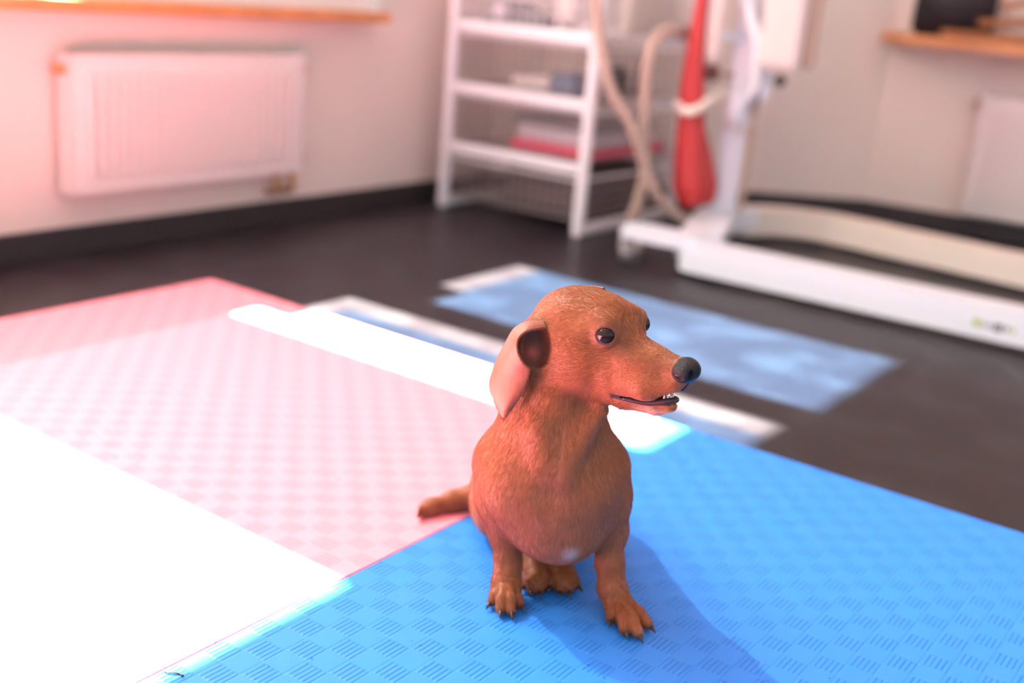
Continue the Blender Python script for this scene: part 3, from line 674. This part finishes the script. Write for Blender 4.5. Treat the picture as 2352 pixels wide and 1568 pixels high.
# coat colours by place on the animal (fur colour, plus shade put into the ear hollow)
def g(P, c, r, p=2): return np.exp(-(np.linalg.norm(P - c, axis=1) / r) ** p)
def coat(P):
    q = (P - HC) @ HB.T * 1000
    base = np.tile(np.array([0.30, 0.092, 0.030]), (len(P), 1))
    def mixc(col, w_):
        nonlocal base; base = base * (1 - w_[:, None]) + np.array(col) * w_[:, None]
    pale = np.clip((.235 - P[:, 2]) / .05, 0, 1); mixc((0.36, 0.125, 0.055), pale * .8)
    # legs and feet redder and darker
    legs = np.clip((.075 - P[:, 2]) / .05, 0, 1); mixc((0.29, 0.080, 0.022), legs * .8)
    # dark bridge and muzzle tip
    mus = np.clip((q[:, 0] - 62) / 40, 0, 1) * np.clip((q[:, 2] + 30) / 12, 0, 1); mixc((0.20, 0.075, 0.035), mus * .45)
    mixc((0.13, 0.05, 0.035), g(q, (117, 0, -14), 10) * .8)
    side = g(q, (70, 16, -24), 17); mixc((0.42, 0.12, 0.045), side * .5)
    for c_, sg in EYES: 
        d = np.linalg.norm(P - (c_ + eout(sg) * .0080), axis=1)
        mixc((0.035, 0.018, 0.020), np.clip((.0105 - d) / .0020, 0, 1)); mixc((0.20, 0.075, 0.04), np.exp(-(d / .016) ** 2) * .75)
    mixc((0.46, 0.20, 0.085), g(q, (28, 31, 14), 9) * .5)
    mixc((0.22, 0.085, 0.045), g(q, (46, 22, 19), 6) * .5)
    mixc((0.14, 0.040, 0.020), g(q, (66, 16, -2), 11) * .6); mixc((0.15, 0.05, 0.025), g(q, (30, 34, 0), 6) * .4)  # darker patches in front of and behind the eye
    # lips: dark line either side of the mouth slit
    l_ = np.abs(q[:, 2] - np.interp(q[:, 0], MLX, MLY) + 1.2); lip = np.clip((3.4 - l_) / 1.4, 0, 1) * np.clip((q[:, 0] - 49) / 4, 0, 1)
    mixc((0.030, 0.012, 0.018), lip * .97)
    chin = np.clip((-54 - q[:, 2]) / 4, 0, 1) * np.clip((q[:, 0] - 66) / 20, 0, 1); mixc((0.58, 0.36, 0.26), chin * .7)
    # inside of the ear: brown skin, with the hollow's shade mixed into the colour
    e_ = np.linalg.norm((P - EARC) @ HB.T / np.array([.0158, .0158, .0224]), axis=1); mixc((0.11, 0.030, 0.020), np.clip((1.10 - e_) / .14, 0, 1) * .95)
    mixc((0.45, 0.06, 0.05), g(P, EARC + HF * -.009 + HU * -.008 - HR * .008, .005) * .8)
    # white tuft on the breast bone, dark toe tips
    mixc((0.80, 0.72, 0.70), g(P, S(1305, 1255, .010), .011, 4) * .75)
    mixc((0.36, 0.14, 0.065), g(P, S(1245, 1150, .02), .024) * .35)
    for b, d_ in CLAWS: mixc((0.05, 0.022, 0.018), g(P, b + d_ * .004, .0062, 3) * .85)
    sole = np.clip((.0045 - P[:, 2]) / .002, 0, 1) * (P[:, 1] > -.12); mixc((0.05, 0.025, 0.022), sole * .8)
    tipt = g(P, tl[-1], .03); mixc((0.10, 0.04, 0.03), tipt * .8); mixc((0.28, 0.10, 0.05), g(P, tl[3], .05) * .5)
    return np.clip(base, 0, 1)
def np_mesh(name, V_, Fq, cols, material, parent, smooth_=True):
    me = bpy.data.meshes.new(name); Wv = toW(V_)
    me.from_pydata(Wv.tolist(), [], Fq[:, ::-1].tolist())
    if cols is not None:
        at = me.color_attributes.new('coat', 'FLOAT_COLOR', 'POINT'); at.data.foreach_set('color', np.concatenate([cols, np.ones((len(cols), 1))], 1).astype(np.float32).ravel())
    me.materials.append(material)
    if smooth_: me.polygons.foreach_set('use_smooth', np.ones(len(me.polygons), bool))
    me.update(); o = bpy.data.objects.new(name, me); link(o, parent); return o
def fur_mat(name, hair=False):
    mm = bpy.data.materials.new(name); mm.use_nodes = True; nt = mm.node_tree; N = nt.nodes; L = nt.links; b = N['Principled BSDF']
    at = N.new('ShaderNodeAttribute'); at.attribute_name = 'coat'
    b.inputs['Roughness'].default_value = 0.5; b.inputs['Specular IOR Level'].default_value = 0.35
    b.inputs['Sheen Weight'].default_value = 0.25; b.inputs['Sheen Roughness'].default_value = 0.4
    tc = N.new('ShaderNodeTexCoord'); nz = N.new('ShaderNodeTexNoise'); nz.inputs['Scale'].default_value = 260; nz.inputs['Detail'].default_value = 4
    mp = N.new('ShaderNodeMapping'); mp.inputs['Scale'].default_value = (1, 1, .35); L.new(tc.outputs['Object'], mp.inputs[0]); L.new(mp.outputs[0], nz.inputs['Vector'])
    nz2 = N.new('ShaderNodeTexNoise'); nz2.inputs['Scale'].default_value = 28; nz2.inputs['Detail'].default_value = 4; L.new(tc.outputs['Object'], nz2.inputs['Vector'])
    hsv = N.new('ShaderNodeHueSaturation'); mr = N.new('ShaderNodeMapRange'); mr.inputs[3].default_value = .78; mr.inputs[4].default_value = 1.22
    mt_ = N.new('ShaderNodeMath'); mt_.operation = 'MULTIPLY'; L.new(nz.outputs['Fac'], mt_.inputs[0]); mt_.inputs[1].default_value = .5
    mt2 = N.new('ShaderNodeMath'); mt2.operation = 'MULTIPLY_ADD'; L.new(nz2.outputs['Fac'], mt2.inputs[0]); mt2.inputs[1].default_value = .5; L.new(mt_.outputs[0], mt2.inputs[2])
    L.new(mt2.outputs[0], mr.inputs[0]); mr.inputs[1].default_value = .3; mr.inputs[2].default_value = .7
    L.new(mr.outputs[0], hsv.inputs['Value']); L.new(at.outputs['Color'], hsv.inputs['Color']); L.new(hsv.outputs[0], b.inputs['Base Color'])
    bp = N.new('ShaderNodeBump'); bp.inputs['Strength'].default_value = .35; bp.inputs['Distance'].default_value = .0006
    L.new(nz.outputs['Fac'], bp.inputs['Height']); L.new(bp.outputs['Normal'], b.inputs['Normal']); return mm
M['fur'] = fur_mat('short_red_fur')
dog = bpy.data.objects.new('dog', None); dog.location = DG; link(dog)
tag(dog, 'short-haired reddish brown dog with drooping ears sitting on the blue mat, head turned right', 'dog')
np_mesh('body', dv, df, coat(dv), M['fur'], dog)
# --- ears: folded flaps with real thickness
def flap(name, Lb, Rb, n=14, th=.0022, curl=.006, mat_=None, colfn=None):
    """Lb, Rb: matching edge points (dog-local). The sheet bulges outward between the edges."""
    Lb = np.array([list(v) for v in spline([tuple(p) for p in Lb], 6)]); Rb = np.array([list(v) for v in spline([tuple(p) for p in Rb], 6)])
    rows = len(Lb); P = np.zeros((rows, n, 3))
    for i in range(rows):
        for j in range(n):
            w_ = j / (n - 1); P[i, j] = Lb[i] * (1 - w_) + Rb[i] * w_
            wd = np.linalg.norm(Rb[i] - Lb[i]); P[i, j] += np.array([0, 1, .15]) * curl * math.sin(math.pi * w_) * min(1, wd / .02) * (0.4 + .6 * i / rows)
    du = np.gradient(P, axis=0); dw = np.gradient(P, axis=1); nn = np.cross(du, dw); nn /= np.maximum(np.linalg.norm(nn, axis=2, keepdims=True), 1e-9)
    top = P + nn * th * .5; bot = P - nn * th * .5
    Vv = np.concatenate([top.reshape(-1, 3), bot.reshape(-1, 3)]); off = rows * n; Fq = []
    for i in range(rows - 1):
        for j in range(n - 1):
            a_ = i * n + j; Fq.append((a_, a_ + 1, a_ + n + 1, a_ + n)); Fq.append((off + a_, off + a_ + n, off + a_ + n + 1, off + a_ + 1))
    bd = [j for j in range(n)] + [i * n + n - 1 for i in range(1, rows)] + [(rows - 1) * n + j for j in range(n - 2, -1, -1)] + [i * n for i in range(rows - 2, 0, -1)]
    for a_, b_ in zip(bd, bd[1:] + bd[:1]): Fq.append((a_, off + a_, off + b_, b_))
    Fq = np.array(Fq); cols = colfn(Vv); o = np_mesh(name, Vv, Fq, cols, mat_ or M['fur'], dog)
    bmm = bmesh.new(); bmm.from_mesh(o.data); bmesh.ops.recalc_face_normals(bmm, faces=bmm.faces); bmm.to_mesh(o.data); bmm.free()
    sb = o.modifiers.new('s', 'SUBSURF'); sb.levels = 1; sb.render_levels = 1; return o, Vv, Fq
def earcol(P):
    c_ = np.tile(np.array([0.24, 0.068, 0.032]), (len(P), 1)); d_ = S(1195, 870, .03); w_ = g(P, d_, .012)[:, None]; c_ = c_ * (1 - .55 * w_) + np.array([.07, .035, .03]) * .55 * w_; return c_
def E_(pts): return [S(*p) for p in pts]
Lb = E_([(1250, 738, .004), (1212, 738, .000), (1180, 756, -.006), (1158, 795, -.010), (1136, 838, -.012), (1123, 884, -.010), (1136, 920, -.002), (1155, 958, .006)])
Rb = E_([(1256, 752, .010), (1214, 760, .016), (1192, 778, .019), (1190, 806, .021), (1204, 834, .022), (1218, 852, .020), (1198, 905, .016), (1159, 962, .008)])
ear_o, earV, earF = flap('ear', Lb, Rb, colfn=earcol, curl=.007)
# far ear: hangs on the far side of the skull, only its fold shows above the head
Lb = [Hp(-12, -33, 36), Hp(-16, -42, 22), Hp(-18, -48, -5), Hp(-16, -48, -35), Hp(-10, -44, -60)]
Rb = [Hp(6, -30, 37), Hp(8, -42, 22), Hp(12, -48, -5), Hp(8, -49, -35), Hp(-6, -44, -62)]
flap('ear', Lb, Rb, colfn=earcol, curl=-.004)
# --- eyes
M['eye'] = mat('dark_brown_eye', (0.020, 0.009, 0.007), 0.10, 0.30)
M['eyewhite'] = mat('eye_rim', (0.16, 0.11, 0.12), 0.2, 0.3)
M['nose'] = mat('wet_black_nose', (0.009, 0.008, 0.010), 0.30, 0.30, bump=.6, bscale=900)
M['claw'] = mat('dark_claw', (0.035, 0.022, 0.020), 0.35)
M['tooth'] = mat('ivory_teeth', (0.78, 0.72, 0.66), 0.3)
M['lip'] = mat('dark_lip', (0.05, 0.018, 0.026), 0.3, 0.4)
def rotW(B): return Matrix([list(toW(v)) for v in B]).transposed()       # columns = local axes in world
for c_, sg in EYES:
    eb = MB(); eb.ball(Vector(toW(c_)), (.0100,) * 3, None, 40, 24); o = eb.build('eye', M['eyewhite'], dog, True)
    look = _n(eout(sg) + HF * .06 + HU * .12)
    ib = MB(); q = Vector(toW(look)).to_track_quat('Z', 'Y').to_matrix()
    ib.ball(Vector(toW(c_ + look * .0018)), (.0090, .0090, .0088), q, 40, 24); ib.build('iris', M['eye'], o, True)
# --- nose leather with two nostrils
NF = Field(tuple(Hp(122, 0, -13) - .024), tuple(Hp(122, 0, -13) + .024), .0007)
NF.ell(Hp(119.5, 0, -16.0), (.0120, .0130, .0112), HB, k=.004)
for sg in (1, -1):
    NF.ell(Hp(118.5, 7.6 * sg, -18.5), (.0100, .0064, .0076), HB, k=.004)
    Bn = np.array([_n(HF * .55 + HR * sg * .65 - HU * .50), _n(HR * sg * .6 - HF * .8), HU]); Bn[2] = np.cross(Bn[0], Bn[1])
    NF.ell(Hp(128.0, 7.6 * sg, -18.0), (.0042, .0022, .0042), HB, k=.0012, mode='sub')
    NF.ell(Hp(120.5, 14.0 * sg, -21.0), (.0080, .0028, .0017), np.array([_n(HF - HU * .45), HR, _n(HU + HF * .45)]), k=.0012, mode='sub')
NF.cone(Hp(125, 0, -20), Hp(116, 0, -34), .0035, .0025, .003)
NF.ell(Hp(131.6, 0, -19), (.002, .0006, .009), HB, k=.0012, mode='sub')
nv, nf = NF.mesh(); nv = smooth(nv, nf, 2)
np_mesh('nose', nv, nf, None, M['nose'], dog)
# --- lower teeth and lip
th_ = MB()
for k in range(-3, 4):
    p = Hp(106.5 - .55 * k * k, 1.9 * k, -43.6 - .15 * k * k); th_.ball(Vector(toW(p)), (.0011, .0011, .0022 if abs(k) < 3 else .0036), None, 8, 6)
th_.build('teeth', M['tooth'], dog, True)
lp = MB()
lipc = [Hp(64, 15.5, -50.5), Hp(76, 13.2, -51.2), Hp(88, 10.4, -51.0), Hp(98, 8.4, -48.8), Hp(105, 6.2, -46.8), Hp(110.4, 0, -45.8), Hp(105, -6.2, -46.8), Hp(98, -8.4, -48.8), Hp(88, -10, -51)]
lpp = spline([tuple(toW(p)) for p in lipc], 6); lp.tube(lpp, [.0016 + .0012 * math.sin(math.pi * i / (len(lpp) - 1)) for i in range(len(lpp))], 10)
lp.build('lower_lip', M['lip'], dog, True)
# --- claws
for b, d_ in CLAWS:
    c0 = Vector(toW(b + d_ * .002)); dd = Vector(toW(d_)); cl = MB()
    dd.z = 0; dd.normalize(); c0.z = max(c0.z, .0062); cl.tube([c0, c0 + dd * .0040 + Vector((0, 0, .0003)), c0 + dd * .0070 - Vector((0, 0, .0014)), c0 + dd * .0092 - Vector((0, 0, .0036))], [.0024, .0021, .0014, .0004], 8)
    cl.build('claw', M['claw'], dog, True)
# --- whiskers
wk = MB()
for i, (f, u) in enumerate(((90, -26), (94, -30), (88, -33), (96, -34), (84, -29), (99, -28), (90, -38), (66, -58))):
    p = Hp(f, 11.5 if f > 70 else 8, u); d = _n(HR * .55 - HF * .80 + HU * (-.10 - .05 * i)); pts = [p + d * x + np.array([0, 0, -1.]) * x * x * 6 for x in (0, .006, .012, .018, .023)]
    wk.tube([Vector(toW(q)) for q in pts], [.00022, .0002, .00017, .00012, .00005], 5)
o = wk.build('whiskers', mat('dark_whisker', (.10, .05, .04), .5), dog, True); o['kind'] = 'stuff'
#FUR
def add_fur(P0, F0, count, coatfn, keep, parent, ear=False):
    a_, b_, c_ = P0[F0[:, 0]], P0[F0[:, 1]], P0[F0[:, 2]]; d_ = P0[F0[:, 3]]
    nrm = np.cross(c_ - a_, d_ - b_); ar = np.linalg.norm(nrm, axis=1) / 2; nrm /= np.maximum(ar[:, None] * 2, 1e-12)
    cen = (a_ + b_ + c_ + d_) / 4
    if ear: nrm = np.where((nrm[:, 1] * (np.arange(len(nrm)) % 2 == 0) + 0 * nrm[:, 0])[:, None] < -9, -nrm, nrm)
    elif np.median(np.einsum('ij,ij->i', nrm, cen - P0.mean(0))) < 0: nrm = -nrm
    w_ = ar * keep(cen); cdf = np.cumsum(w_); f_ = np.searchsorted(cdf, rng.random(count) * cdf[-1]); f_ = np.minimum(f_, len(F0) - 1)
    u, v = rng.random((count, 1)), rng.random((count, 1))
    R = (a_[f_] * (1 - u) + b_[f_] * u) * (1 - v) + (d_[f_] * (1 - u) + c_[f_] * u) * v; Nn = nrm[f_]
    q = (R - HC) @ HB.T * 1000
    # lie of the coat: back over the skull, down the neck and trunk, along the legs
    head = np.clip((R[:, 2] - .235) / .03, 0, 1)[:, None]
    flow = head * (-HF * 1.0 - HU * .15) + (1 - head) * np.array([0, -.15, -1.0])
    chest = (np.exp(-(np.linalg.norm(R - S(1260, 1060, .02), axis=1) / .05) ** 2))[:, None]; flow = flow + chest * np.stack([np.sign(R[:, 0] + .01) * .35, 0 * R[:, 0], 0 * R[:, 0]], 1)
    foot = np.clip((.03 - R[:, 2]) / .02, 0, 1)[:, None]; flow = flow * (1 - foot) + foot * np.array([0, 1., -.3])
    tail_ = ((R[:, 0] < -.095) & (R[:, 2] < .04))[:, None]; flow = np.where(tail_, np.array([-1., .1, 0]), flow)
    if ear: flow = np.tile(np.array([-.25, 0, -1.]), (len(R), 1)); Nn = np.where(Nn[:, 1:2] < 0, Nn, Nn)
    flow = flow + rng.normal(0, .16, R.shape); T_ = flow - Nn * np.einsum('ij,ij->i', flow, Nn)[:, None]; T_ /= np.maximum(np.linalg.norm(T_, axis=1, keepdims=True), 1e-9)
    L_ = (.0034 + .0030 * np.clip((.25 - R[:, 2]) / .06, 0, 1)) * rng.uniform(.6, 1.15, len(R)); L_ = np.where(q[:, 0] > 60, L_ * .55, L_); L_ = np.where(R[:, 2] < .045, L_ * .6, L_); L_ = L_[:, None]
    K = 4; pts = np.zeros((count, K, 3))
    for k in range(K):
        t_ = k / (K - 1); pts[:, k] = R + T_ * L_ * t_ + Nn * L_ * (.30 * t_ - .12 * t_ * t_)
    W_ = toW(pts.reshape(-1, 3)).astype(np.float32)
    hc = bpy.data.hair_curves.new('fur'); hc.add_curves([K] * count)
    hc.attributes['position'].data.foreach_set('vector', W_.ravel())
    ra = hc.attributes.get('radius') or hc.attributes.new('radius', 'FLOAT', 'POINT')
    ra.data.foreach_set('value', np.tile(np.array([.000075, .000065, .00005, .00002], np.float32), count))
    cc = coatfn(R) * rng.uniform(.80, 1.25, (count, 1)); ca = hc.attributes.new('coat', 'FLOAT_COLOR', 'CURVE')
    ca.data.foreach_set('color', np.concatenate([np.clip(cc, 0, 1), np.ones((count, 1))], 1).astype(np.float32).ravel())
    hc.materials.append(M['hair']); o = bpy.data.objects.new('fur', hc); link(o, parent); o['kind'] = 'stuff'; return o
mm = bpy.data.materials.new('fur_hairs'); mm.use_nodes = True; b__ = mm.node_tree.nodes['Principled BSDF']; at = mm.node_tree.nodes.new('ShaderNodeAttribute'); at.attribute_name = 'coat'
mm.node_tree.links.new(at.outputs['Color'], b__.inputs['Base Color']); b__.inputs['Roughness'].default_value = .45; b__.inputs['Specular IOR Level'].default_value = .4; M['hair'] = mm
def keep(C_):
    q = (C_ - HC) @ HB.T * 1000; k_ = np.ones(len(C_))
    for c_, sg in EYES: k_ *= np.linalg.norm(C_ - (c_ + eout(sg) * .008), axis=1) > .0095
    k_ *= ~((q[:, 0] > 112) & (np.abs(q[:, 2] + 14) < 12)); l_ = np.abs(q[:, 2] - np.interp(q[:, 0], MLX, MLY) + 1.2); k_ *= ~((l_ < 3.6) & (q[:, 0] > 54))
    e_ = np.linalg.norm((C_ - EARC) @ HB.T / np.array([.0152, .0152, .0216]), axis=1); k_ *= e_ > 1.0
    k_ *= np.where(C_[:, 1] < -.10, .3, 1.0) * np.where(C_[:, 2] > .24, 1.7, 1.0) * (C_[:, 2] > .004); return k_
add_fur(dv, df, 170000, coat, keep, dog)
add_fur(earV, earF, 9000, earcol, lambda C_: np.ones(len(C_)), dog, True)
